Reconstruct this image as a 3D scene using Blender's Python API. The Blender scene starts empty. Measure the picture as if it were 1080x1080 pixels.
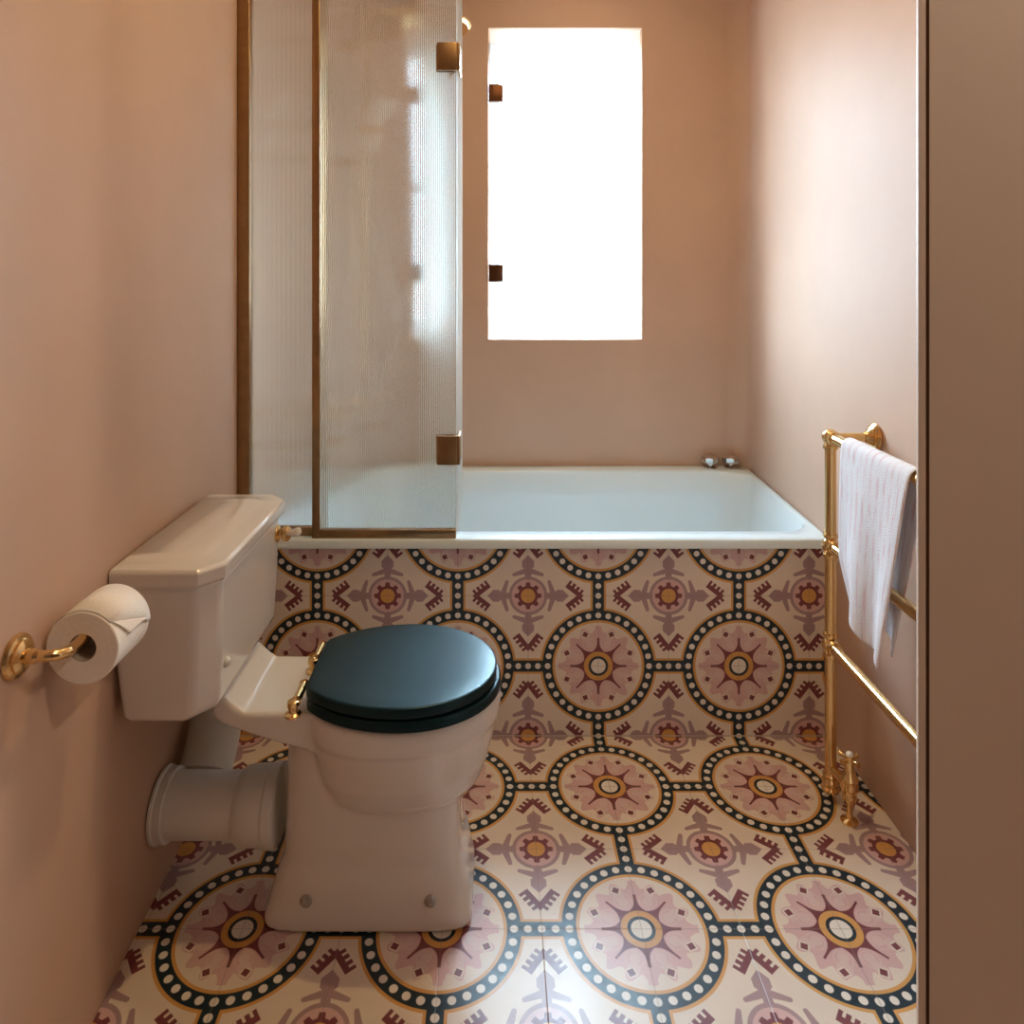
import bpy, bmesh, math, random
from mathutils import Vector, Matrix
random.seed(4)
PI = math.pi
sc = bpy.context.scene
C = bpy.context.collection

# ------------------------------------------------------------------ helpers
def srgb(r, g, b):
    f = lambda c: (c/255/12.92) if c/255 <= .04045 else ((c/255+.055)/1.055)**2.4
    return (f(r), f(g), f(b), 1.0)

def empty(name, loc, label=None, cat=None, group=None, kind=None):
    o = bpy.data.objects.new(name, None); C.objects.link(o)
    o.location = loc; o.empty_display_size = .05
    tag(o, label, cat, group, kind)
    return o

def tag(o, label=None, cat=None, group=None, kind=None):
    if label: o['label'] = label
    if cat: o['category'] = cat
    if group: o['group'] = group
    if kind: o['kind'] = kind
    return o

def obj(name, bm, mats, parent=None, smooth=True, angle=40, bevel=0, label=None, sub=0):
    """world-space bmesh -> one object (parented: origin moved to the parent chain)"""
    me = bpy.data.meshes.new(name)
    bmesh.ops.recalc_face_normals(bm, faces=bm.faces[:])
    if parent is not None:
        off = Vector(parent.location)
        p = parent.parent
        while p is not None:
            off += Vector(p.location); p = p.parent
        bmesh.ops.translate(bm, verts=bm.verts[:], vec=-off)
    if smooth:
        for f in bm.faces: f.smooth = True
        ca = math.radians(angle)
        for e in bm.edges:
            if len(e.link_faces) == 2 and e.calc_face_angle(0) > ca:
                e.smooth = False
    bm.to_mesh(me); bm.free()
    if not isinstance(mats, (list, tuple)): mats = [mats]
    for m in mats: me.materials.append(m)
    o = bpy.data.objects.new(name, me); C.objects.link(o)
    if parent is not None: o.parent = parent
    if bevel:
        b = o.modifiers.new('bevel', 'BEVEL'); b.width = bevel; b.segments = 3
        b.limit_method = 'ANGLE'; b.angle_limit = math.radians(35); b.harden_normals = False
        for pl in me.polygons: pl.use_smooth = True
    if sub:
        s = o.modifiers.new('sub', 'SUBSURF'); s.levels = sub; s.render_levels = sub
    if label: o['label'] = label
    return o

def box(bm, x0, x1, y0, y1, z0, z1, mi=0):
    vs = [bm.verts.new((x, y, z)) for x in (x0, x1) for y in (y0, y1) for z in (z0, z1)]
    for q in ((0,1,3,2),(4,6,7,5),(0,4,5,1),(2,3,7,6),(0,2,6,4),(1,5,7,3)):
        f = bm.faces.new([vs[i] for i in q]); f.material_index = mi
    return vs

def loft(bm, rings, closed=True, cap0=True, cap1=True, mi=0):
    R = [[bm.verts.new(p) for p in r] for r in rings]
    n = len(R[0])
    for a, b in zip(R, R[1:]):
        for i in range(n if closed else n-1):
            j = (i+1) % n
            f = bm.faces.new((a[i], a[j], b[j], b[i])); f.material_index = mi
    if cap0: bm.faces.new(R[0][::-1]).material_index = mi
    if cap1: bm.faces.new(R[-1]).material_index = mi
    return R

def tube(bm, pts, rad, n=16, cap=True, mi=0):
    pts = [Vector(p) for p in pts]
    rr = rad if isinstance(rad, (list, tuple)) else [rad]*len(pts)
    rings = []; prev = None
    for i, p in enumerate(pts):
        if i == 0: t = pts[1]-pts[0]
        elif i == len(pts)-1: t = pts[-1]-pts[-2]
        else: t = (pts[i+1]-p).normalized() + (p-pts[i-1]).normalized()
        t.normalize()
        if prev is None:
            up = Vector((0,0,1)) if abs(t.z) < .9 else Vector((1,0,0))
            a = t.cross(up).normalized()
        else:
            a = (prev - t*prev.dot(t)).normalized()
        prev = a; b = t.cross(a)
        rings.append([p + a*rr[i]*math.cos(2*PI*k/n) + b*rr[i]*math.sin(2*PI*k/n) for k in range(n)])
    loft(bm, rings, True, cap, cap, mi)

def lathe(bm, base, axis, prof, n=28, mi=0):
    """prof: list of (radius, distance along axis)"""
    axis = Vector(axis).normalized(); base = Vector(base)
    up = Vector((0,0,1)) if abs(axis.z) < .9 else Vector((1,0,0))
    a = axis.cross(up).normalized(); b = axis.cross(a)
    rings = [[base + axis*d + (a*math.cos(2*PI*k/n) + b*math.sin(2*PI*k/n))*max(r, 1e-4) for k in range(n)] for r, d in prof]
    loft(bm, rings)

def sphere(bm, c, r, seg=20, squash=1.0):
    m = Matrix.Translation(c) @ Matrix.Diagonal((r, r, r*squash, 1))
    bmesh.ops.create_uvsphere(bm, u_segments=seg, v_segments=seg//2, radius=1, matrix=m)

def spline(pts, n=8):
    P = [Vector(p) for p in pts]; P = [P[0]*2-P[1]] + P + [P[-1]*2-P[-2]]
    out = []
    for i in range(1, len(P)-2):
        for k in range(n):
            t = k/n
            out.append(.5*((2*P[i]) + (P[i+1]-P[i-1])*t + (2*P[i-1]-5*P[i]+4*P[i+1]-P[i+2])*t*t + (3*P[i]-P[i-1]-3*P[i+1]+P[i+2])*t**3))
    out.append(P[-2].copy())
    return out

# ------------------------------------------------------------------ materials
def mat(name, col, rough=.5, metal=0, bump=0, bscale=60, spec=.5, var=0, vscale=6, coat=0, sub=0):
    m = bpy.data.materials.new(name); m.use_nodes = True
    nt = m.node_tree; b = nt.nodes['Principled BSDF']
    b.inputs['Base Color'].default_value = col
    b.inputs['Roughness'].default_value = rough
    b.inputs['Metallic'].default_value = metal
    b.inputs['Specular IOR Level'].default_value = spec
    b.inputs['Coat Weight'].default_value = coat
    b.inputs['Coat Roughness'].default_value = .06
    if sub:
        b.inputs['Subsurface Weight'].default_value = sub
        b.inputs['Subsurface Radius'].default_value = (.01, .008, .006)
    tc = nt.nodes.new('ShaderNodeTexCoord')
    if var:
        n = nt.nodes.new('ShaderNodeTexNoise'); n.inputs['Scale'].default_value = vscale
        n.inputs['Detail'].default_value = 5; n.inputs['Roughness'].default_value = .6
        nt.links.new(tc.outputs['Object'], n.inputs['Vector'])
        mr = nt.nodes.new('ShaderNodeMapRange'); mr.inputs['To Min'].default_value = 1-var; mr.inputs['To Max'].default_value = 1+var
        mr.inputs['From Min'].default_value = .25; mr.inputs['From Max'].default_value = .75
        nt.links.new(n.outputs['Fac'], mr.inputs['Value'])
        vm = nt.nodes.new('ShaderNodeVectorMath'); vm.operation = 'SCALE'; vm.inputs[0].default_value = col[:3]
        nt.links.new(mr.outputs[0], vm.inputs['Scale'])
        nt.links.new(vm.outputs[0], b.inputs['Base Color'])
    if bump:
        n = nt.nodes.new('ShaderNodeTexNoise'); n.inputs['Scale'].default_value = bscale; n.inputs['Detail'].default_value = 4
        nt.links.new(tc.outputs['Object'], n.inputs['Vector'])
        bp = nt.nodes.new('ShaderNodeBump'); bp.inputs['Strength'].default_value = bump; bp.inputs['Distance'].default_value = .004
        nt.links.new(n.outputs['Fac'], bp.inputs['Height']); nt.links.new(bp.outputs[0], b.inputs['Normal'])
    return m

plaster = mat('pink_plaster', srgb(198, 166, 144), .55, bump=.12, bscale=9, spec=.35, var=.06, vscale=3.2)
hall_paint = mat('hall_paint', srgb(128, 106, 90), .6, var=.03)
ceiling_m = mat('ceiling_paint', srgb(215, 185, 160), .8)
jamb_m = mat('jamb_paint', srgb(222, 202, 184), .5, bump=.05, bscale=40, var=.03)
white_ceramic = mat('white_ceramic', srgb(228, 224, 219), .12, coat=.6, spec=.5)
white_plastic = mat('white_plastic', srgb(226, 226, 222), .35)
enamel = mat('bath_enamel', srgb(216, 229, 233), .22, coat=.3)
lip_m = mat('bath_lip', srgb(225, 218, 210), .35)
brass = mat('polished_brass', (.80, .55, .25, 1), .17, 1, bump=.03, bscale=30)
brass_dark = mat('aged_brass', (.36, .225, .115, 1), .33, 1, bump=.04, bscale=50, var=.15, vscale=30)
bronze = mat('bronze_hinge', (.13, .055, .028, 1), .4, 1)
nickel = mat('polished_nickel', (.62, .56, .51, 1), .15, 1)
seat_m = mat('dark_blue_lacquer', srgb(5, 32, 40), .33, coat=0, spec=.34, bump=.02, bscale=80)
paper = mat('toilet_paper', srgb(240, 232, 222), .95, bump=.25, bscale=220, sub=.15)
core_m = mat('cardboard', srgb(176, 160, 140), .9)
seat_m.node_tree.nodes['Principled BSDF'].inputs['Specular Tint'].default_value = (.62, .95, 1, 1)
dark_gap = mat('painted_gap_shade', srgb(150, 112, 88), .8)  # darker colour stands in for the shade in the jamb gap
sash_m = mat('sash_paint', srgb(225, 228, 228), .4)
bolt_m = mat('bolt_grey', (.45, .43, .40, 1), .35, .8)
lamp_trim = mat('lamp_trim', srgb(235, 230, 220), .4)

def emission(name, col, s):
    m = bpy.data.materials.new(name); m.use_nodes = True
    nt = m.node_tree; nt.nodes.clear()
    o = nt.nodes.new('ShaderNodeOutputMaterial'); e = nt.nodes.new('ShaderNodeEmission')
    e.inputs[0].default_value = col; e.inputs[1].default_value = s
    nt.links.new(e.outputs[0], o.inputs[0]); return m
lamp_glow = emission('lamp_glow', (1, .72, .42, 1), 12)

def glass(name, rough=0, ior=1.45, col=(.93, .97, .96, 1)):
    m = bpy.data.materials.new(name); m.use_nodes = True
    b = m.node_tree.nodes['Principled BSDF']
    b.inputs['Base Color'].default_value = col
    b.inputs['Transmission Weight'].default_value = 1
    b.inputs['Roughness'].default_value = rough; b.inputs['IOR'].default_value = ior
    return m
def milky(m, f):
    nt = m.node_tree; b = nt.nodes['Principled BSDF']; o = nt.nodes['Material Output']
    t = nt.nodes.new('ShaderNodeBsdfTranslucent'); t.inputs[0].default_value = (1, .79, .60, 1)
    x = nt.nodes.new('ShaderNodeMixShader'); x.inputs[0].default_value = f
    nt.links.new(b.outputs[0], x.inputs[1]); nt.links.new(t.outputs[0], x.inputs[2]); nt.links.new(x.outputs[0], o.inputs[0])
    return m
fluted = milky(glass('fluted_glass', .12), .12); leaf_glass = milky(glass('leaf_glass', .32), .1)

# frosted pane: part clear, part diffusing film
fro = bpy.data.materials.new('frosted_pane'); fro.use_nodes = True
nt = fro.node_tree; nt.nodes.clear()
o_ = nt.nodes.new('ShaderNodeOutputMaterial'); mx_ = nt.nodes.new('ShaderNodeMixShader')
tr_ = nt.nodes.new('ShaderNodeBsdfTransparent'); tl_ = nt.nodes.new('ShaderNodeBsdfTranslucent')
tr_.inputs[0].default_value = (.95, .98, 1, 1); tl_.inputs[0].default_value = (.93, .97, 1, 1)
mx_.inputs[0].default_value = .22
nt.links.new(tr_.outputs[0], mx_.inputs[1]); nt.links.new(tl_.outputs[0], mx_.inputs[2]); nt.links.new(mx_.outputs[0], o_.inputs[0])
clearp = bpy.data.materials.new('sash_glass'); clearp.use_nodes = True
nt = clearp.node_tree; nt.nodes.clear()
o_ = nt.nodes.new('ShaderNodeOutputMaterial'); mx_ = nt.nodes.new('ShaderNodeMixShader')
tr_ = nt.nodes.new('ShaderNodeBsdfTransparent'); tl_ = nt.nodes.new('ShaderNodeBsdfGlossy'); tl_.inputs['Roughness'].default_value = .02
mx_.inputs[0].default_value = .06
nt.links.new(tr_.outputs[0], mx_.inputs[1]); nt.links.new(tl_.outputs[0], mx_.inputs[2]); nt.links.new(mx_.outputs[0], o_.inputs[0])

# ---- expression nodes for the encaustic tile pattern
class E:
    nt = None
    def __init__(s, v): s.v = v
    @staticmethod
    def op(name, *a, clamp=False):
        n = E.nt.nodes.new('ShaderNodeMath'); n.operation = name; n.use_clamp = clamp
        for i, x in enumerate(a):
            x = x.v if isinstance(x, E) else x
            if isinstance(x, (int, float)): n.inputs[i].default_value = x
            else: E.nt.links.new(x, n.inputs[i])
        return E(n.outputs[0])
    def __add__(s, o): return E.op('ADD', s, o)
    __radd__ = __add__
    def __sub__(s, o): return E.op('SUBTRACT', s, o)
    def __rsub__(s, o): return E.op('SUBTRACT', o, s)
    def __mul__(s, o): return E.op('MULTIPLY', s, o)
    __rmul__ = __mul__
    def __truediv__(s, o): return E.op('DIVIDE', s, o)
def mx(a, b): return E.op('MAXIMUM', a, b)
def mn(a, b): return E.op('MINIMUM', a, b)
def ab(a): return E.op('ABSOLUTE', a)
def hyp(a, b): return E.op('SQRT', E.op('MULTIPLY_ADD', a, a, b*b))
def pp(a, s): return E.op('PINGPONG', a, s)
AA = .008
def msk(d): return E.op('MULTIPLY_ADD', d, -1/AA, .5, clamp=True)      # 1 where d < 0
def seg(F, G, ax, ay, bx, by):
    dx, dy = bx-ax, by-ay; L2 = dx*dx+dy*dy
    h = E.op('MULTIPLY_ADD', F, dx/L2, G*(dy/L2) - (ax*dx+ay*dy)/L2, clamp=True)
    return hyp(F - (h*dx + ax), G - (h*dy + ay)), h

def tile_material(name, axis2, px, py, rough=.36):
    m = bpy.data.materials.new(name); m.use_nodes = True
    nt = m.node_tree; E.nt = nt
    bs = nt.nodes['Principled BSDF']
    geo = nt.nodes.new('ShaderNodeNewGeometry')      # the tiled objects never move: world position
    sep = nt.nodes.new('ShaderNodeSeparateXYZ'); nt.links.new(geo.outputs['Position'], sep.inputs[0])
    u = pp(E(sep.outputs[0])*5 - px*5 + 20, 1.0)
    v = pp(E(sep.outputs[axis2])*5 - py*5 + 20, 1.0)
    s, t = mx(u, v), mn(u, v)
    r = hyp(u, v)
    F, G = 1 - t, 1 - s
    rf = hyp(F, G)
    noise = nt.nodes.new('ShaderNodeTexNoise'); noise.inputs['Scale'].default_value = 34; noise.inputs['Detail'].default_value = 3
    nt.links.new(geo.outputs['Position'], noise.inputs['Vector'])
    nz = E(noise.outputs['Fac'])
    cur = [None]
    def lay(col, mask=None):
        if cur[0] is None:
            rgb = nt.nodes.new('ShaderNodeRGB'); rgb.outputs[0].default_value = col; cur[0] = rgb.outputs[0]; return
        n = nt.nodes.new('ShaderNodeMix'); n.data_type = 'RGBA'
        nt.links.new(mask.v, n.inputs[0]); nt.links.new(cur[0], n.inputs[6]); n.inputs[7].default_value = col
        cur[0] = n.outputs[2]
    cream = srgb(226, 212, 196); ochre = srgb(212, 158, 88); teal = srgb(20, 44, 56)
    burg = srgb(122, 62, 68); pink = srgb(212, 176, 174); mauve = srgb(168, 140, 142); lpink = srgb(216, 190, 184)
    white = srgb(232, 226, 216)
    lay(cream)
    # flower at the tile corner
    stem = mx(G - .046, ab(F - .38) - .13)
    head = mx(G - .085, G + ab(F - .455) - .125)
    d1, h1 = seg(F, G, .355, .03, .30, .20)
    leaf = d1 - (.040 - h1*.016)
    lay(mauve, msk(mn(mn(stem, head), leaf)))
    lay(mauve, msk(rf - .275))
    lay(pink, msk(rf - .232))
    af = pp(E.op('ARCTAN2', G, F), PI/8)
    a8 = mn(E.op('ARCTAN2', G, F), ab(E.op('ARCTAN2', G, F) - PI/4))
    tooth = mx(rf - .19, rf*a8 - (.052 - rf*.12))
    lay(burg, msk(mn(rf - .142, tooth)))
    lay(ochre, msk(rf - .102))
    # chevron crown
    ax, ay, bx, by = .760, 0.0, .555, .160
    L = math.hypot(bx-ax, by-ay); dx, dy = (bx-ax)/L, (by-ay)/L; nx, ny = -dy*-1, dx*-1
    al = (F-ax)*dx + (G-ay)*dy
    nn = (F-ax)*dy*1.0 - (G-ay)*dx*1.0        # + = outwards
    inr = mx(al - L, -.02 - al)
    solid = mx(inr, mx(-.042 - nn, nn - .022))
    teeth = mx(inr, mx(nn - .078, mx(-.01 - nn, mx(.015 - al, .0135 - pp(al + .004, .0355)))))
    lay(burg, msk(mn(solid, teeth)))
    # ochre outline and dark beaded ring and bands
    lay(ochre, msk(mn(r - .828, t - .110)))
    lay(teal, msk(mn(r - .795, t - .080)))
    ang = E.op('ARCTAN2', v, u)
    rd = hyp(r - .722, r*pp(ang, PI/32))
    bd = mx(hyp(pp(1 - s, .0695), t), G - .235)
    lay(white, msk(mn(rd, bd) - .0405))
    lay(ochre, msk(r - .652)); lay(cream, msk(r - .618))
    # medallion inside
    c, sn = math.cos(PI/8), math.sin(PI/8)
    l = s*c + t*sn; d = ab(t*c - s*sn)
    l45 = (s + t)*.7071; d45 = (s - t)*.7071
    pedge = r - .52 - E.op('COSINE', ang*16)*.045 + (nz - .5)*.10
    lay(pink, msk(pedge))
    lay(lpink, msk(hyp(l - .44, d*1.2) - .075 + (nz - .5)*.16))
    lay(lpink, msk(hyp(l - .33, d) - .055))
    lay(pink, msk(mx(t - .045, ab(s - .535) - .035)))
    lay(cream, msk(ab(l - .485) + d - .068))
    lay(burg, msk(ab(l - .485) + d - .046))
    lay(lpink, msk(mx(ab(hyp(l - .345, d) - .088) - .006, r - .5)))
    def ray(al_, lat, Lr, w):
        q = E.op('MAXIMUM', (Lr - al_)*(1/(Lr-.2)), 0)
        return mx(al_ - Lr, lat - (q*q*q*q*.075 + w))
    lay(burg, msk(mn(ray(s, t, .40, .016), ray(l45, d45, .44, .012))))
    lay(ochre, msk(r - .205)); lay(teal, msk(r - .140)); lay(white, msk(r - .104))
    # joints between the tiles
    joint = mn(mn(u, v), mn(1-u, 1-v))
    jm = E.op('MULTIPLY_ADD', joint, -1/.004, 1.35, clamp=True)*.55
    lay(srgb(140, 125, 115), jm)
    # slight mottling of the pigment
    n2 = nt.nodes.new('ShaderNodeTexNoise'); n2.inputs['Scale'].default_value = 11; n2.inputs['Detail'].default_value = 5
    nt.links.new(geo.outputs['Position'], n2.inputs['Vector'])
    sc_ = E(n2.outputs['Fac'])*.22 + .88
    vm = nt.nodes.new('ShaderNodeVectorMath'); vm.operation = 'SCALE'
    nt.links.new(cur[0], vm.inputs[0]); nt.links.new(sc_.v, vm.inputs['Scale'])
    nt.links.new(vm.outputs[0], bs.inputs['Base Color'])
    rr = E(n2.outputs['Fac'])*.16 + (rough - .08)
    nt.links.new(rr.v, bs.inputs['Roughness'])
    bp = nt.nodes.new('ShaderNodeBump'); bp.inputs['Strength'].default_value = .35; bp.inputs['Distance'].default_value = .001
    ht = E.op('MULTIPLY', joint, 1/.006, clamp=True) + nz*.25
    nt.links.new(ht.v, bp.inputs['Height']); nt.links.new(bp.outputs[0], bs.inputs['Normal'])
    return m
floor_tiles = tile_material('patterned_floor_tile', 1, .293, .23, .32)
panel_tiles = tile_material('patterned_wall_tile', 2, .293, .2, .45)

# ------------------------------------------------------------------ the room
CEIL = 2.58; YB = 2.81; YH = -1.6
xl = lambda y: -.707 - .04*(y - 1.25)
def structure(name, bm, m, **k):
    return tag(obj(name, bm, m, **k), kind='structure')

bm = bmesh.new(); box(bm, -1.0, 1.5, YH-.1, YB+.3, -.12, 0); structure('floor', bm, floor_tiles, smooth=False)
bm = bmesh.new(); box(bm, -1.0, 1.5, YH-.1, YB+.3, CEIL, CEIL+.1); structure('ceiling', bm, ceiling_m, smooth=False)
# left wall: a slab running slightly out of square with the tiles
bm = bmesh.new()
loft(bm, [[(xl(YH-.1), YH-.1, z), (xl(YB+.05), YB+.05, z), (xl(YB+.05)-.15, YB+.05, z), (xl(YH-.1)-.15, YH-.1, z)] for z in (0, CEIL)])
structure('wall_left', bm, plaster, smooth=False)
# right wall with a rounded plaster corner into the back wall
pts = [(.953, .80), (.953, 1.4), (.953, 2.03), (.968, 2.36), (.984, 2.735)]
R = .07
for k in range(9):
    a = k/8*PI/2
    pts.append((.985 - R + R*math.cos(a), YB - R + R*math.sin(a)))
pts += [(.905, YB + .06), (1.12, YB + .06), (1.12, .80)]
bm = bmesh.new(); loft(bm, [[(x, y, z) for x, y in pts] for z in (0, CEIL)])
structure('wall_right', bm, plaster, angle=50)
# back wall, 0.3 thick, opening for the window
WX0, WX1, WZ0, WZ1 = -.028, .577, 1.062, 2.290
bm = bmesh.new()
box(bm, -.95, WX0, YB, YB+.3, 0, CEIL); box(bm, WX1, 1.1, YB, YB+.3, 0, CEIL)
box(bm, WX0, WX1, YB, YB+.3, 0, WZ0); box(bm, WX0, WX1, YB, YB+.3, WZ1, CEIL)
structure('wall_back', bm, plaster, smooth=False)
# doorway side: partition, jamb lining and hall behind the camera
YP = .75
def slab(pts):
    bm = bmesh.new(); loft(bm, [[(x, y, z) for x, y in pts] for z in (0, CEIL)]); return bm
structure('wall_front', slab([(.4565, YP), (1.3, YP), (1.3, YP+.07), (.515, YP+.07)]), jamb_m, smooth=False)
structure('trim_1', slab([(.4435, YP-.002), (.4515, YP-.002), (.4515, YP+.008), (.4475, YP+.008)]), jamb_m, smooth=False)
structure('gap_shade_strip', slab([(.4480, YP+.0085), (.4630, YP+.0085), (.4680, YP+.015), (.4550, YP+.015)]), dark_gap, smooth=False)  # strip filling the jamb gap, its shade put into the colour
bm = bmesh.new(); box(bm, 1.3, 1.4, YH, YP+.06, 0, CEIL); structure('wall_hall_right', bm, hall_paint, smooth=False)
bm = bmesh.new(); box(bm, -.75, 1.4, YH-.1, YH, 0, CEIL); structure('wall_hall_back', bm, hall_paint, smooth=False)

# ---- window: reveal, sash at the outside, frosted pane hinged flush with the wall
win = empty('window_1', (.2745, YB, WZ0), kind='structure')
ys = YB + .20
bm = bmesh.new()
fw = .045
box(bm, WX0, WX0+fw, ys, ys+.05, WZ0, WZ1); box(bm, WX1-fw, WX1, ys, ys+.05, WZ0, WZ1)
box(bm, WX0+fw, WX1-fw, ys, ys+.05, WZ1-fw, WZ1); box(bm, WX0+fw, WX1-fw, ys, ys+.05, WZ0, WZ0+.06)
zm = 1.69
box(bm, WX0+fw, WX1-fw, ys+.004, ys+.045, zm-.02, zm+.02)
box(bm, .262, .287, ys+.012, ys+.04, zm+.02, WZ1-fw)
obj('sash_frame', bm, sash_m, win, smooth=False, bevel=.003)
bm = bmesh.new(); box(bm, WX0+fw, WX1-fw, ys+.022, ys+.027, WZ0+.06, WZ1-fw)
obj('sash_glazing', bm, clearp, win, smooth=False)
bm = bmesh.new(); box(bm, WX0+.006, WX1-.006, YB+.004, YB+.010, WZ0+.005, WZ1-.005)
obj('frosted_pane', bm, fro, win, smooth=False)
for hz in (2.032, 1.323):
    bm = bmesh.new(); box(bm, WX0+.001, WX0+.058, YB-.008, YB+.018, hz-.034, hz+.034)
    box(bm, WX0+.018, WX0+.022, YB-.010, YB-.008, hz-.034, hz+.034)
    obj('pane_hinge', bm, bronze, win, smooth=False, bevel=.002, label='bronze hinge plate')

# ------------------------------------------------------------------ bath and its tiled front
YF = 2.03
bm = bmesh.new(); box(bm, xl(YF)+.004, .951, YF, YF+.03, 0.001, .538)
tag(obj('tiled_panel', bm, panel_tiles, smooth=False), 'bath front panel of ornate patterned tiles with dark beaded rings, under the white bath', 'bath panel')

bm = bmesh.new(); box(bm, xl(YF)+.004, .951, YF-.0022, YF-.0002, .0008, .0034)
structure('trim_3', bm, mat('grout', srgb(190, 178, 166), .8), smooth=False)

def rrect(x0, x1, y0, y1, r, z, n=7, cx=None):
    out = []
    for (cxx, cyy, a0) in ((x1-r, y1-r, 0), (x0+r, y1-r, PI/2), (x0+r, y0+r, PI), (x1-r, y0+r, 1.5*PI)):
        for k in range(n+1):
            a = a0 + k/n*PI/2
            out.append((cxx + r*math.cos(a), cyy + r*math.sin(a), z))
    return out
bath = empty('bathtub', (.1, 2.42, .1), 'white built-in bath with pale enamel inside, set behind the patterned tile panel', 'bathtub')
RZ = .566
bm = bmesh.new()
xr0 = xl(YF)+.006
out0 = rrect(xr0, .951, 2.012, 2.806, .006, .541)
out1 = rrect(xr0, .951, 2.012, 2.806, .006, RZ-.004)
out2 = rrect(xr0+.003, .949, 2.016, 2.804, .006, RZ)
ins = [rrect(xr0+.06, .935, 2.078, 2.738, .10, RZ),
       rrect(xr0+.066, .930, 2.084, 2.732, .10, RZ-.006),
       rrect(xr0+.09, .916, 2.100, 2.715, .11, RZ-.10),
       rrect(xr0+.14, .890, 2.125, 2.690, .12, RZ-.30),
       rrect(xr0+.18, .870, 2.150, 2.665, .13, RZ-.37),
       rrect(xr0+.26, .800, 2.210, 2.600, .13, RZ-.405)]
# stretch the outer edge at the right so that it follows the flared wall
def flare(r):
    return [(x + (max(0, y-2.03)/.775*.030 if x > .9 else 0), y, z) for x, y, z in r]
loft(bm, [flare(r) for r in (out0, out1, out2)] + [flare(r) for r in ins], cap0=False)
obj('tub', bm, enamel, bath, angle=60)
bm = bmesh.new(); loft(bm, [rrect(.07, .13, 2.37, 2.43, .029, RZ-.4045), rrect(.075, .125, 2.375, 2.425, .024, RZ-.399)])
obj('drain', bm, nickel, bath, label='metal drain in the bath floor')

for k, (kx, lab) in enumerate(((.835, 'small metal bath tap knob on the back rim, farther from the right wall'),
                               (.915, 'small metal bath tap knob on the back rim, in the corner by the right wall'))):
    root = empty('bath_tap', (kx, 2.772, RZ), lab, 'tap', 'tap knobs on the bath rim')
    bm = bmesh.new(); lathe(bm, (kx, 2.772, RZ+.0005), (0,0,1), [(.024,0),(.024,.004),(.017,.008),(.011,.010),(.011,.018)])
    obj('tap_base', bm, nickel, root)
    bm = bmesh.new()
    n = 40; prof = [(.012,.016),(.029,.021),(.033,.030),(.032,.042),(.022,.050),(.010,.054),(.001,.055)]
    rings = []
    for rr_, zz in prof:
        rings.append([(kx + rr_*(1+.07*math.cos(8*2*PI*i/n))*math.cos(2*PI*i/n), 2.772 + rr_*(1+.07*math.cos(8*2*PI*i/n))*math.sin(2*PI*i/n), RZ+zz) for i in range(n)])
    loft(bm, rings); obj('tap_knob', bm, nickel, root)

# ------------------------------------------------------------------ fluted shower screen
scr = empty('shower_screen', (-.42, 2.045, RZ), 'tall fluted glass shower screen in aged brass framing standing on the bath rim', 'shower screen')
ZT = 2.34
def reeded(bm, p0, p1, z0, z1, th=.006, period=.0055, amp=.0011, side=1):
    """glass slab from p0 to p1 (xy) with vertical flutes on one face"""
    p0 = Vector((*p0, 0)); p1 = Vector((*p1, 0)); d = p1-p0; L = d.length; d.normalize(); nrm = Vector((-d.y, d.x, 0))*side
    N = int(L/period)*6
    fr = [p0 + d*(L*i/N) + nrm*(amp*math.cos(2*PI*(i/6))) for i in range(N+1)]
    bk = [p0 + d*(L*i/N) + nrm*th for i in range(N+1)]
    ring = fr + bk[::-1]
    a = [bm.verts.new((p.x, p.y, z0)) for p in ring]; b = [bm.verts.new((p.x, p.y, z1)) for p in ring]
    n = len(ring)
    for i in range(n):
        j = (i+1) % n; bm.faces.new((a[i], a[j], b[j], b[i]))
    m = N+1
    for i in range(N):
        bm.faces.new((a[i], a[i+1], a[n-2-i], a[n-1-i])); bm.faces.new((b[i], b[i+1], b[n-2-i], b[n-1-i]))
xw = xl(2.05)
bm = bmesh.new(); reeded(bm, (xw+.012, 2.052), (-.522, 2.052), RZ+.010, ZT, period=.0034, amp=.0005, side=1)
obj('fixed_glass_panel', bm, fluted, scr, angle=60)
bm = bmesh.new(); reeded(bm, (-.504, 2.031), (-.113, 2.031), RZ+.012, ZT, side=1)
obj('middle_glass_panel', bm, fluted, scr, angle=60)
bm = bmesh.new(); reeded(bm, (-.1075, 2.042), (-.112, 2.39), RZ+.015, ZT, side=1)
obj('folding_glass_leaf', bm, leaf_glass, scr, angle=60)
bm = bmesh.new(); box(bm, xl(2.03)+.001, -.703, 2.036, 2.066, RZ+.0005, ZT+.012)
obj('wall_channel', bm, brass_dark, scr, smooth=False, bevel=.002)
bm = bmesh.new(); box(bm, -.520, -.4985, 2.020, 2.066, RZ+.0005, ZT+.012)
obj('corner_post', bm, brass_dark, scr, smooth=False, bevel=.002)
bm = bmesh.new(); box(bm, -.703, -.520, 2.042, 2.066, RZ+.0005, RZ+.024); obj('bottom_rail', bm, brass_dark, scr, smooth=False, bevel=.0015)
bm = bmesh.new(); box(bm, -.4985, -.112, 2.022, 2.044, RZ+.0005, RZ+.024); obj('bottom_rail', bm, brass_dark, scr, smooth=False, bevel=.0015)
for h0, h1 in ((1.894, 1.973), (.775, .857)):
    bm = bmesh.new()
    box(bm, -.166, -.109, 2.018, 2.028, h0, h1); box(bm, -.166, -.115, 2.040, 2.048, h0, h1)
    box(bm, -.1105, -.1005, 2.020, 2.10, h0, h1)
    obj('glass_hinge', bm, brass_dark, scr, smooth=False, bevel=.002, label='square brass glass hinge')

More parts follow.
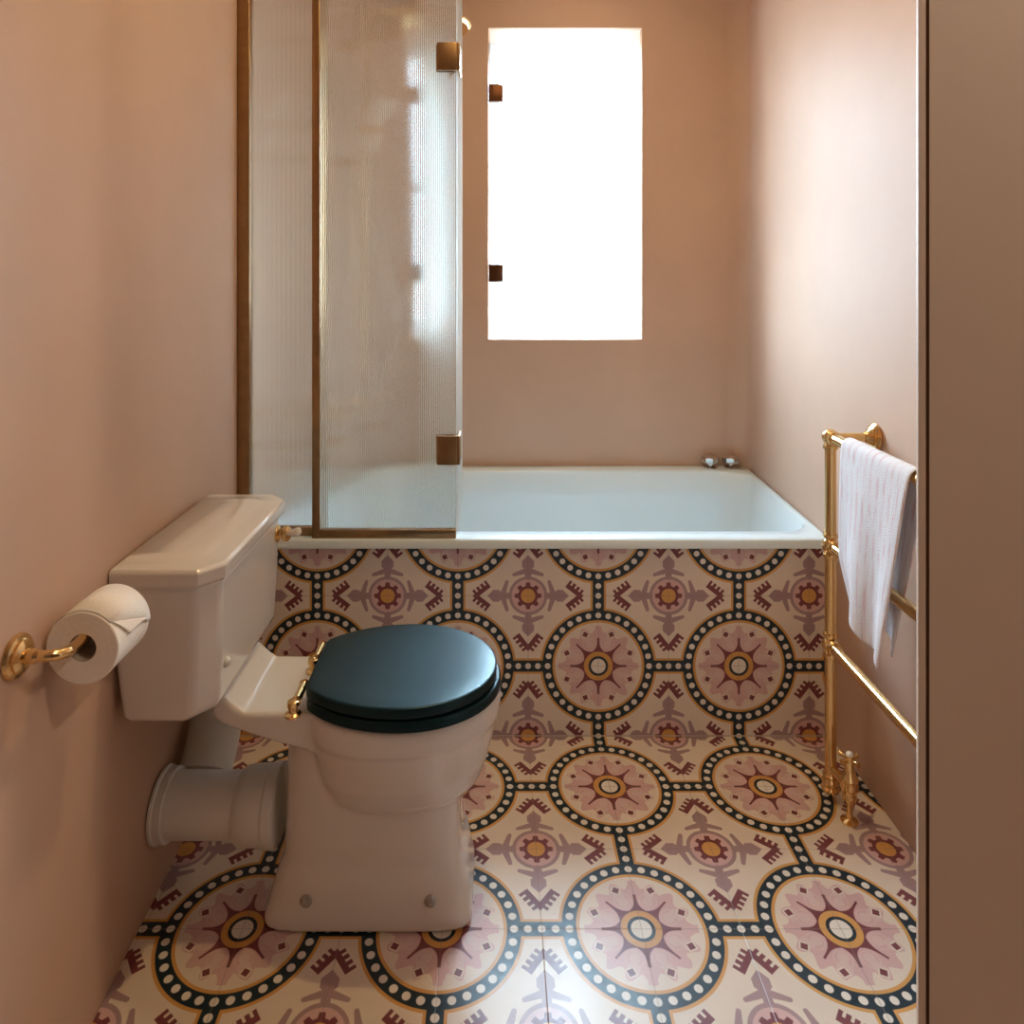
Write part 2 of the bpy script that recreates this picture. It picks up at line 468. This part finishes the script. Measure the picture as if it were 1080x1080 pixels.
# ------------------------------------------------------------------ shower set on the left wall
XS = xl(2.42)+.004
sh = empty('shower_mixer', (XS, 2.42, .80), 'exposed brass shower mixer with riser, hose and round rain head behind the fluted glass', 'shower')
bm = bmesh.new()
for yy in (2.34, 2.50):
    lathe(bm, (XS+.001, yy, .80), (1,0,0), [(.034,0),(.034,.006),(.024,.012),(.016,.016),(.016,.07)])
tube(bm, [(XS+.075, 2.29, .80), (XS+.075, 2.55, .80)], .024, 20)
sphere(bm, (XS+.075, 2.42, .80), .034)
obj('valve_body', bm, brass, sh)
for yy, sg in ((2.285, -1), (2.555, 1)):
    bm = bmesh.new()
    lathe(bm, (XS+.075, yy, .80), (0, sg, 0), [(.020,0),(.020,.012),(.012,.02),(.012,.03),(.018,.036),(.018,.046),(.006,.050)])
    for a in range(4):
        dx_, dz_ = math.cos(a*PI/2+.5), math.sin(a*PI/2+.5)
        tube(bm, [(XS+.075, yy+sg*.04, .80), (XS+.075+dx_*.038, yy+sg*.04, .80+dz_*.038)], [.006, .009], 12)
    obj('cross_handle', bm, brass, sh)
for yy in (2.30, 2.54):
    bm = bmesh.new()
    lathe(bm, (XS+.001, yy, .70), (1,0,0), [(.028,0),(.028,.006),(.014,.012),(.014,.05),(.022,.055),(.022,.085),(.012,.09)])
    obj('wall_elbow', bm, brass, sh)
bm = bmesh.new()
tube(bm, spline([(XS+.075, 2.42, .82), (XS+.075, 2.42, 1.5), (XS+.075, 2.42, 2.10), (XS+.09, 2.42, 2.225), (XS+.16, 2.42, 2.255), (XS+.30, 2.42, 2.258), (-.30, 2.42, 2.258), (-.255, 2.42, 2.245), (-.237, 2.42, 2.205)], 6), .0115, 16)
obj('riser_pipe', bm, brass, sh)
for zz in (1.70, 2.13):
    bm = bmesh.new()
    lathe(bm, (XS+.001, 2.42, zz), (1,0,0), [(.026,0),(.026,.006),(.010,.010),(.010,.075)])
    obj('pipe_bracket', bm, brass, sh)
bm = bmesh.new()
lathe(bm, (-.237, 2.42, 2.215), (0,0,-1), [(.014,0),(.018,.006),(.022,.012),(.05,.020),(.148,.026),(.153,.030),(.153,.034),(.149,.037),(.151,.041),(.147,.045),(.001,.046)], 48)
hd = obj('rain_head', bm, brass, sh)
bm = bmesh.new()
for i in range(84):
    a = i*2*PI/84
    sphere(bm, (-.237+.152*math.cos(a), 2.42+.152*math.sin(a), 2.183), .0048, 8)
obj('beaded_rim', bm, brass, hd)
# handset and hose
bm = bmesh.new()
box(bm, XS+.06, XS+.12, 2.405, 2.435, 1.80, 1.83)
lathe(bm, (XS+.12, 2.42, 1.80), (.2,0,1), [(.016,0),(.019,.03),(.016,.034)])
obj('handset_cradle', bm, brass, sh)
bm = bmesh.new()
tube(bm, [(XS+.118, 2.42, 1.74), (XS+.125, 2.42, 1.80), (XS+.135, 2.42, 1.87), (XS+.15, 2.42, 1.90)], [.009, .013, .011, .012], 14)
lathe(bm, (XS+.145, 2.42, 1.915), (.8,0,-.55), [(.014,0),(.03,.012),(.042,.026),(.044,.034),(.036,.038),(.001,.038)])
obj('handset', bm, white_ceramic, sh, label='white ceramic hand shower')
bm = bmesh.new()
hp = spline([(XS+.118, 2.42, 1.745), (XS+.13, 2.40, 1.60), (XS+.17, 2.37, 1.42), (XS+.24, 2.34, 1.24), (XS+.255, 2.33, 1.10), (XS+.21, 2.34, .97), (XS+.14, 2.38, .88), (XS+.085, 2.42, .83)], 14)
tube(bm, hp, [.0068 + .0012*(i % 2) for i in range(len(hp))], 10)
obj('shower_hose', bm, nickel, sh, label='silver ribbed hose')
sh.location = (xl(2.56) + .002, 2.56, .83)

# ------------------------------------------------------------------ toilet
TY = 1.535
wc = empty('toilet', (-.30, TY, 0), 'white ceramic toilet with high boxy cistern and dark blue-black seat lid', 'toilet')
def sup(x0, x1, hw, z, e=2.6, n=48, ey=None):
    cx_, a = (x0+x1)/2, (x1-x0)/2; out = []
    for k in range(n):
        th = 2*PI*k/n; c, s = math.cos(th), math.sin(th)
        out.append((cx_ + a*math.copysign(abs(c)**(2/e), c), TY + hw*math.copysign(abs(s)**(2/e), s), z))
    return out
bm = bmesh.new()
# pedestal
loft(bm, [sup(-.472, -.046, .118, .002, 8), sup(-.472, -.046, .118, .018, 8), sup(-.466, -.050, .116, .035, 7),
          sup(-.452, -.058, .110, .085, 6), sup(-.440, -.068, .103, .12, 5), sup(-.436, -.076, .100, .20, 4.5),
          sup(-.436, -.078, .100, .30, 4), sup(-.430, -.09, .098, .38, 4)])
# bowl
def egg(x0, x1, hw, z, n=56, back=.40):
    xm = x0 + (x1-x0)*.46; out = []
    for k in range(n):
        th = 2*PI*k/n; c, s = math.cos(th), math.sin(th)
        if c >= 0: x = xm + (x1-xm)*c; y = hw*s
        else: x = xm + (xm-x0)*math.copysign(abs(c)**.8, c); y = hw*math.copysign(abs(s)**.8, s)
        out.append((x, TY+y, z))
    return out
loft(bm, [egg(-.33, -.085, .07, .205), egg(-.352, -.052, .100, .222), egg(-.368, -.030, .124, .25), egg(-.380, -.014, .145, .295),
          egg(-.388, -.002, .158, .345), egg(-.392, .004, .165, .375), egg(-.394, .010, .172, .385), egg(-.394, .012, .174, .41), egg(-.392, .010, .172, .430), egg(-.38, -.002, .16, .437)])
# rear shelf under the cistern with curved underside
prof = [(-.565, .428), (-.570, .470), (-.56, .474), (-.545, .470), (-.525, .452), (-.505, .436), (-.36, .434), (-.30, .420), (-.30, .33), (-.335, .345), (-.38, .360), (-.44, .377), (-.50, .396), (-.545, .412)]
def ext(prof, y0, y1, inset=.0):
    a = [(x, y0, z) for x, z in prof]; b = [(x, y1, z) for x, z in prof]
    loft(bm, [a, b])
ext(prof, TY-.112, TY+.112)
pan = obj('pan', bm, white_ceramic, wc)
rm = pan.modifiers.new('remesh', 'REMESH'); rm.mode = 'VOXEL'; rm.voxel_size = .0045; rm.use_smooth_shade = True
sm = pan.modifiers.new('smooth', 'SMOOTH'); sm.factor = .5; sm.iterations = 9
for xx, yb_ in ((-.378, TY-.118), (-.130, TY-.118)):
    bm = bmesh.new(); lathe(bm, (xx, TY-.110, .062), (0,-1,.18), [(.012,0),(.012,.003),(.008,.006),(.007,.011),(.002,.013)], 20)
    obj('floor_bolt', bm, bolt_m, wc, label='small grey fixing bolt cap')
# cistern
def oct_(x0, x1, y0, y1, cfx, cfy, z):
    return [(x0, y0, z), (x1-cfx, y0, z), (x1, y0+cfy, z), (x1, y1-cfy, z), (x1-cfx, y1, z), (x0, y1, z)]
XT0 = -.7065
bm = bmesh.new()
loft(bm, [oct_(XT0+.02, -.545, TY-.205, TY+.205, .04, .045, .475), oct_(XT0+.012, -.528, TY-.212, TY+.212, .034, .04, .492),
          oct_(XT0+.002, -.522, TY-.218, TY+.218, .034, .04, .60), oct_(XT0, -.520, TY-.220, TY+.220, .034, .04, .735)])
obj('cistern', bm, white_ceramic, wc, bevel=.010)
bm = bmesh.new()
loft(bm, [oct_(XT0-.001, -.517, TY-.224, TY+.226, .034, .04, .733), oct_(XT0-.001, -.509, TY-.231, TY+.232, .036, .042, .742),
          oct_(XT0-.001, -.508, TY-.232, TY+.233, .036, .042, .764), oct_(XT0, -.513, TY-.227, TY+.229, .036, .042, .770),
          oct_(XT0+.004, -.545, TY-.195, TY+.197, .030, .036, .771), oct_(XT0+.006, -.553, TY-.187, TY+.190, .028, .034, .776), oct_(XT0+.008, -.60, TY-.16, TY+.165, .02, .024, .777)])
lid_ = obj('cistern_lid', bm, white_ceramic, wc, bevel=.0035)
bm = bmesh.new()
lathe(bm, (-.5225, TY+.165, .696), (1,0,0), [(.020,0),(.020,.005),(.013,.010),(.013,.016),(.018,.020),(.018,.028),(.012,.034),(.004,.036)])
fl = obj('flush_lever', bm, brass, wc, label='brass flush lever boss')
bm = bmesh.new()
tube(bm, [(-.495, TY+.160, .698), (-.482, TY+.145, .704), (-.468, TY+.13, .712), (-.458, TY+.12, .717), (-.455, TY+.117, .7185)], [.005, .0075, .0095, .0095, .005], 14)
obj('lever_grip', bm, white_ceramic, fl, label='white ceramic lever grip')
bm = bmesh.new(); lathe(bm, (-.532, TY-.15, .56), (1,0,0), [(.010,0),(.010,.012),(.006,.016),(.001,.017)], 16)
obj('fixing_cap', bm, white_plastic, wc)
# seat and lid
def seat_outline(x0, x1, hw, z, n=64):
    xm = (x0+x1)/2 + .0; out = []
    for k in range(n):
        th = 2*PI*k/n; c, s = math.cos(th), math.sin(th)
        if c >= 0: x, y = xm + (x1-xm)*c, hw*math.copysign(abs(s)**.97, s)
        else:
            x, y = max(x0, xm + (xm-x0)*1.17*c), hw*math.copysign(abs(s)**.94, s)
        out.append((x, TY-.006+y, z))
    return out
bm = bmesh.new()
loft(bm, [seat_outline(-.378, .006, .170, .4375), seat_outline(-.382, .012, .176, .441), seat_outline(-.382, .012, .176, .453), seat_outline(-.379, .008, .172, .459)])
obj('seat_ring', bm, seat_m, wc)
bm = bmesh.new()
loft(bm, [seat_outline(-.378, -.002, .164, .460), seat_outline(-.384, .003, .169, .4635), seat_outline(-.384, .003, .169, .4785), seat_outline(-.3825, .0015, .1675, .4815), seat_outline(-.380, -.001, .165, .4828), seat_outline(-.378, -.003, .163, .4831), seat_outline(-.34, -.04, .13, .4832)])
obj('seat_lid', bm, seat_m, wc, angle=30)
for yy in (TY-.112, TY+.045):
    bm = bmesh.new()
    tube(bm, [(-.397, yy, .462), (-.397, yy+.058, .462)], .0085, 18)
    for e_ in (yy-.004, yy+.056): lathe(bm, (-.397, e_, .462), (0,1,0), [(.008,0),(.0105,.002),(.009,.006)], 18)
    lathe(bm, (-.402, yy-.006, .4365), (0,0,1), [(.016,0),(.016,.004),(.010,.008),(.009,.014),(.012,.020),(.011,.028),(.004,.032)], 20)
    obj('seat_hinge', bm, brass, wc, label='brass seat hinge')

# soil pipe behind the toilet
sp = empty('soil_pipe', (-.60, TY, .17), 'white soil pipe with wide collars running from the wall to the back of the toilet', 'pipe')
bm = bmesh.new()
px0 = xl(TY)+.006
tube(bm, [(px0, TY-.01, .180), (-.50, TY-.01, .180)], .062, 36)
obj('pipe', bm, white_plastic, sp)
bm = bmesh.new(); lathe(bm, (-.545, TY-.01, .180), (1,0,0), [(.064,0),(.071,.008),(.074,.03),(.074,.062),(.078,.066),(.078,.084),(.072,.088),(.060,.089)], 40)
obj('pan_collar', bm, white_plastic, sp)
bm = bmesh.new(); lathe(bm, (px0, TY-.01, .180), (1,0,0), [(.072,0),(.072,.006),(.069,.008),(.069,.024),(.063,.025)], 40)
obj('wall_collar', bm, white_plastic, sp)
bm = bmesh.new(); tube(bm, spline([(-.655, TY+.075, .19), (-.655, TY+.12, .235), (-.655, TY+.16, .30), (-.655, TY+.18, .40)], 6), .058, 28)
obj('elbow', bm, white_plastic, sp)

# ------------------------------------------------------------------ toilet roll and holder
HX, HY, HZ = -.637, 1.10, .735
xw = xl(1.035)
th_ = empty('toilet_roll_holder', (xw, 1.035, .757), 'curved brass toilet roll holder arm with round wall rose on the left wall', 'toilet roll holder')
bm = bmesh.new()
lathe(bm, (xw+.0005, 1.035, .757), (1,0,0), [(.030,0),(.032,.003),(.030,.008),(.024,.010),(.024,.014),(.018,.017),(.013,.019)], 32)
obj('wall_rose', bm, brass, th_)
bm = bmesh.new()
tube(bm, spline([(xw+.015, 1.035, .757), (xw+.035, 1.035, .757), (xw+.052, 1.040, .7555), (HX+.002, 1.058, .7515), (HX+.001, 1.08, .749), (HX, 1.11, .749), (HX, 1.17, .749), (HX, 1.213, .749)], 6), [.0105]*6 + [.0082]*37, 16)
sphere(bm, (HX, 1.217, .749), .0115)
obj('arm', bm, brass, th_)
tr = empty('toilet_roll', (HX, 1.147, HZ), 'white toilet paper roll hanging on the brass holder with its end folded to a point', 'toilet roll')
bm = bmesh.new()
n = 56
def circ(r, y): return [(HX + r*math.cos(2*PI*k/n), y, HZ + r*math.sin(2*PI*k/n)) for k in range(n)]
loft(bm, [circ(.0215, 1.100), circ(.0545, 1.0985), circ(.0560, 1.100), circ(.0560, 1.196), circ(.0545, 1.1975), circ(.0215, 1.197)], cap0=False, cap1=False)
obj('paper_roll', bm, paper, tr)
bm = bmesh.new()
loft(bm, [circ(.0205, 1.1005), circ(.0215, 1.1002), circ(.0215, 1.1968), circ(.0205, 1.1965), circ(.0205, 1.1005)], cap0=False, cap1=False)
obj('cardboard_core', bm, core_m, tr)
# loose sheet wrapped over the top and folded into a triangle
bm = bmesh.new()
N = 26; V0 = []; V1 = []
for i in range(N+1):
    a = math.radians(150 - i*(150-(-2))/N)
    rr_ = .0568 + .0012*(i/N)
    cut = 0
    deg = math.degrees(a)
    if deg < 42: cut = (42-deg)/44*.088
    V0.append((HX + rr_*math.cos(a), 1.1005 + cut, HZ + rr_*math.sin(a)))
    V1.append((HX + rr_*math.cos(a), 1.1955, HZ + rr_*math.sin(a)))
loft(bm, [V0, V1], closed=False, cap0=False, cap1=False)
ls = obj('loose_sheet', bm, paper, tr)
so = ls.modifiers.new('thick', 'SOLIDIFY'); so.thickness = .0009; so.offset = 1
bm = bmesh.new()
a0, a1 = math.radians(40), math.radians(6)
pA, pB, pC = (a0, 1.104), (a1, 1.187), (math.radians(8), 1.128)
def onroll(a, y, r=.0592): return Vector((HX + r*math.cos(a), y, HZ + r*math.sin(a)))
M = 10; rows = []
for i in range(M+1):
    t = i/M
    e1 = (pA[0]+(pB[0]-pA[0])*t, pA[1]+(pB[1]-pA[1])*t)
    e2 = (pA[0]+(pC[0]-pA[0])*min(1, t*1.0), pA[1]+(pC[1]-pA[1])*min(1, t))
    rows.append([onroll(e2[0]+(e1[0]-e2[0])*k/8, e2[1]+(e1[1]-e2[1])*k/8) for k in range(9)])
loft(bm, rows, closed=False, cap0=False, cap1=False)
fs = obj('folded_corner', bm, paper, tr)
so = fs.modifiers.new('thick', 'SOLIDIFY'); so.thickness = .0009; so.offset = 1

# ------------------------------------------------------------------ brass towel radiator
RX, RY, RY2 = .839, 1.785, 1.16
rail_h = (.907, .636, .387)
rad = empty('towel_radiator', (RX, 1.47, 0), 'polished brass ball-jointed towel radiator standing along the right wall', 'towel radiator')
for yy in (RY, RY2):
    bm = bmesh.new()
    tube(bm, [(RX, yy, .055), (RX, yy, .907)], .0135, 20)
    obj('post', bm, brass, rad)
    bm = bmesh.new(); lathe(bm, (RX, yy, .024), (0,0,1), [(.010,0),(.021,.001),(.022,.006),(.016,.012),(.020,.018),(.020,.026),(.016,.032),(.019,.038),(.014,.044)], 28)
    obj('foot', bm, brass, rad)
    for hh in rail_h:
        bm = bmesh.new(); sphere(bm, (RX, yy, hh), .0205, 24)
        lathe(bm, (RX, yy, hh-.030), (0,0,1), [(.0165,0),(.018,.004),(.0165,.010)], 24)
        sg = 1 if yy == RY2 else -1
        lathe(bm, (RX, yy+sg*.016, hh), (0,sg,0), [(.0175,0),(.0190,.003),(.0165,.010)], 24)
        if hh != rail_h[0]: lathe(bm, (RX, yy, hh+.020), (0,0,1), [(.0165,0),(.018,.005),(.0165,.010)], 24)
        obj('ball_joint', bm, brass, rad)
    bm = bmesh.new()
    tube(bm, [(RX+.012, yy, .907), (.945, yy, .907)], .0105, 18)
    lathe(bm, (.9525, yy, .907), (-1,0,0), [(.033,0),(.035,.004),(.031,.009),(.022,.012),(.024,.016),(.017,.020),(.012,.030)], 30)
    obj('wall_bracket', bm, brass, rad)
for hh in rail_h:
    bm = bmesh.new(); tube(bm, [(RX, RY-.015, hh), (RX, RY2+.015, hh)], .0135, 20)
    obj('rail', bm, brass, rad)
VX, VY = .850, 1.712
vl = empty('radiator_valve', (VX, VY, 0), 'brass radiator valve with small white-capped cross handle at the foot of the towel radiator', 'valve')
bm = bmesh.new()
lathe(bm, (VX, VY, .0005), (0,0,1), [(.020,0),(.020,.003),(.012,.006),(.0075,.008),(.0075,.05),(.015,.052),(.017,.060),(.015,.068),(.019,.074),(.021,.085),(.019,.098),(.021,.104),(.017,.110),(.011,.124),(.010,.146)], 26)
tube(bm, [(VX, VY+.01, .080), (VX-.004, VY+.042, .080), (RX+.002, RY-.013, .080)], [.013, .011, .011], 16)
obj('valve_body', bm, brass, vl)
bm = bmesh.new()
for a in range(4):
    c_, s_ = math.cos(a*PI/2+.45), math.sin(a*PI/2+.45)
    tube(bm, [(VX, VY, .150), (VX+c_*.018, VY+s_*.018, .150), (VX+c_*.026, VY+s_*.026, .150)], [.006, .0045, .0065], 12)
lathe(bm, (VX, VY, .142), (0,0,1), [(.010,0),(.011,.006),(.010,.018)], 20)
obj('cross_handle', bm, brass, vl)
bm = bmesh.new(); sphere(bm, (VX, VY, .160), .0095, 16, .9); obj('handle_cap', bm, white_ceramic, vl, label='white ceramic cap')

# ------------------------------------------------------------------ towel
tw = bpy.data.materials.new('towel_cotton'); tw.use_nodes = True
nt = tw.node_tree; b = nt.nodes['Principled BSDF']; E.nt = nt
b.inputs['Roughness'].default_value = .95; b.inputs['Sheen Weight'].default_value = .25
tc = nt.nodes.new('ShaderNodeTexCoord'); sp_ = nt.nodes.new('ShaderNodeSeparateXYZ'); nt.links.new(tc.outputs['UV'], sp_.inputs[0])
n1 = nt.nodes.new('ShaderNodeTexNoise'); n1.inputs['Scale'].default_value = 1.0; n1.inputs['Detail'].default_value = 2
mp = nt.nodes.new('ShaderNodeMapping'); mp.inputs['Scale'].default_value = (46, 14, 1); nt.links.new(tc.outputs['UV'], mp.inputs[0]); nt.links.new(mp.outputs[0], n1.inputs['Vector'])
band = msk((ab(pp(E(sp_.outputs[0]), .095) - .0475) - .020)*.35)          # woven columns
fac = band*E.op('MULTIPLY_ADD', E(n1.outputs['Fac']), 7, -3.2, clamp=True)
mxn = nt.nodes.new('ShaderNodeMix'); mxn.data_type = 'RGBA'
mxn.inputs[6].default_value = srgb(226, 224, 228); mxn.inputs[7].default_value = srgb(212, 178, 184)
nt.links.new((fac*.8).v, mxn.inputs[0]); nt.links.new(mxn.outputs[2], b.inputs['Base Color'])
n2 = nt.nodes.new('ShaderNodeTexNoise'); n2.inputs['Scale'].default_value = 420; nt.links.new(tc.outputs['Object'], n2.inputs['Vector'])
bp = nt.nodes.new('ShaderNodeBump'); bp.inputs['Strength'].default_value = .8; bp.inputs['Distance'].default_value = .002
nt.links.new(n2.outputs['Fac'], bp.inputs['Height']); nt.links.new(bp.outputs[0], b.inputs['Normal'])

bm = bmesh.new(); uvl = bm.loops.layers.uv.new('UVMap')
NW, NS = 34, 70
Rb = .0195
def towel_pt(w, s):
    """w 0 (far from camera) .. 1 (near); s 0 (front hem) .. 1 (rear hem)"""
    yt = 1.690 - w*(1.690-1.412)                       # position on the rail
    hf = .548 - .045*w**1.3 + .010*math.sin(w*9)       # front hem height
    hr = .560 - .075*w
    Lf = .907 - hf; La = PI*Rb; Lr = .907 - hr; T = Lf+La+Lr
    q = s*T
    if q < Lf:
        k = 1 - q/Lf                                   # 0 at the rail, 1 at the hem
        x = RX - Rb - .030*k**.8*(.55+.6*w) + .008*k*math.sin(w*11 + .6)*(.4+k)
        y = yt + (1.545 - yt)*k*.26*w**1.5 - .010*k*(1-w)
        if w < .35: y -= max(0, k-.72)*.22*(.35-w)/.35
        z = .907 - k*Lf
    elif q < Lf+La:
        a = PI - (q-Lf)/La*PI
        x = RX + Rb*math.cos(a); y = yt; z = .907 + Rb*math.sin(a)
    else:
        k = (q-Lf-La)/Lr
        x = RX + Rb + .006*k*math.sin(w*10+2)
        y = yt + (1.64-yt)*k*.55*w - .012*k*(1-w); z = .907 - k*Lr
    return (x, y, z)
G_ = [[bm.verts.new(towel_pt(i/NW, j/NS)) for i in range(NW+1)] for j in range(NS+1)]
for j in range(NS):
    for i in range(NW):
        f = bm.faces.new((G_[j][i], G_[j][i+1], G_[j+1][i+1], G_[j+1][i]))
        for lp, (a, c) in zip(f.loops, ((i, j), (i+1, j), (i+1, j+1), (i, j+1))):
            lp[uvl].uv = (a/NW, c/NS)
to = obj('towel', bm, tw, angle=80)
so = to.modifiers.new('thick', 'SOLIDIFY'); so.thickness = .0045; so.offset = 0
sb = to.modifiers.new('sub', 'SUBSURF'); sb.levels = 1; sb.render_levels = 1
tag(to, 'white towel with faint pink woven columns draped over the top rail of the brass radiator', 'towel')

# ------------------------------------------------------------------ lamps
def downlight(x, y, label, power, size=.06, col=(1, .70, .42), spread=PI):
    r = empty('ceiling_downlight', (x, y, CEIL), label, 'ceiling light', 'recessed ceiling downlights')
    bm = bmesh.new(); lathe(bm, (x, y, CEIL-.0005), (0,0,-1), [(.055,0),(.055,.004),(.046,.007),(.036,.003)], 32)
    obj('lamp_rim', bm, lamp_trim, r)
    bm = bmesh.new(); lathe(bm, (x, y, CEIL-.001), (0,0,-1), [(.033,0),(.033,.003),(.001,.0035)], 24)
    obj('lamp_lens', bm, lamp_glow, r)
    ld = bpy.data.lights.new('downlight_bulb', 'AREA'); ld.shape = 'DISK'; ld.size = size; ld.energy = power; ld.color = col; ld.spread = spread
    lo = bpy.data.objects.new('downlight_bulb', ld); C.objects.link(lo); lo.location = (0, 0, -.012); lo.parent = r
    return lo
downlight(.12, 1.55, 'round recessed ceiling light above the floor in front of the bath', 9, col=(1, .71, .33))
downlight(.35, 2.35, 'round recessed ceiling light above the bath', 1.5)
downlight(1.16, .42, 'unseen ceiling light added in the hall to brighten the door jamb', 16, col=(1, .86, .68))  # added to brighten the jamb; the partition keeps it off the toilet

# daylight: overcast sky outside, sampled through a portal at the window
w = bpy.data.worlds.new('World'); sc.world = w; w.use_nodes = True
bg = w.node_tree.nodes['Background']; bg.inputs[1].default_value = 66
wn = w.node_tree.nodes; wl = w.node_tree.links
wt = wn.new('ShaderNodeTexCoord'); wsx = wn.new('ShaderNodeSeparateXYZ'); wr = wn.new('ShaderNodeValToRGB')
wl.new(wt.outputs['Generated'], wsx.inputs[0]); wl.new(wsx.outputs[2], wr.inputs[0]); wl.new(wr.outputs[0], bg.inputs[0])
wr.color_ramp.elements[0].position = 0.0; wr.color_ramp.elements[0].color = (.10, .12, .12, 1)     # ground
wr.color_ramp.elements[1].position = .10; wr.color_ramp.elements[1].color = (.64, .84, 1, 1)       # overcast sky
ld = bpy.data.lights.new('window_portal', 'AREA'); ld.shape = 'RECTANGLE'; ld.size = .6; ld.size_y = 1.22
ld.cycles.is_portal = True
lo = bpy.data.objects.new('window_portal', ld); C.objects.link(lo); lo.location = (.2745, YB+.29, 1.676); lo.rotation_euler = (-PI/2, 0, 0)

# ------------------------------------------------------------------ camera
cd = bpy.data.cameras.new('camera'); cam = bpy.data.objects.new('camera', cd); C.objects.link(cam)
cam.location = (0, 0, 1.307); cam.rotation_euler = (PI/2, 0, 0)
cd.sensor_width = 36; cd.lens = 752/1080*36
cd.shift_x = (540-522.5)/1080; cd.shift_y = -(540-292.4)/1080
cd.clip_start = .02
sc.camera = cam
sc.view_settings.view_transform = 'Standard'; sc.view_settings.look = 'None'
sc.view_settings.exposure = 0; sc.view_settings.gamma = 1; sc.view_settings.use_curve_mapping = False
sc.cycles.use_denoising = True
sc.cycles.max_bounces = 14; sc.cycles.transmission_bounces = 12; sc.cycles.transparent_max_bounces = 12; sc.cycles.diffuse_bounces = 5
sc.cycles.sample_clamp_indirect = 6
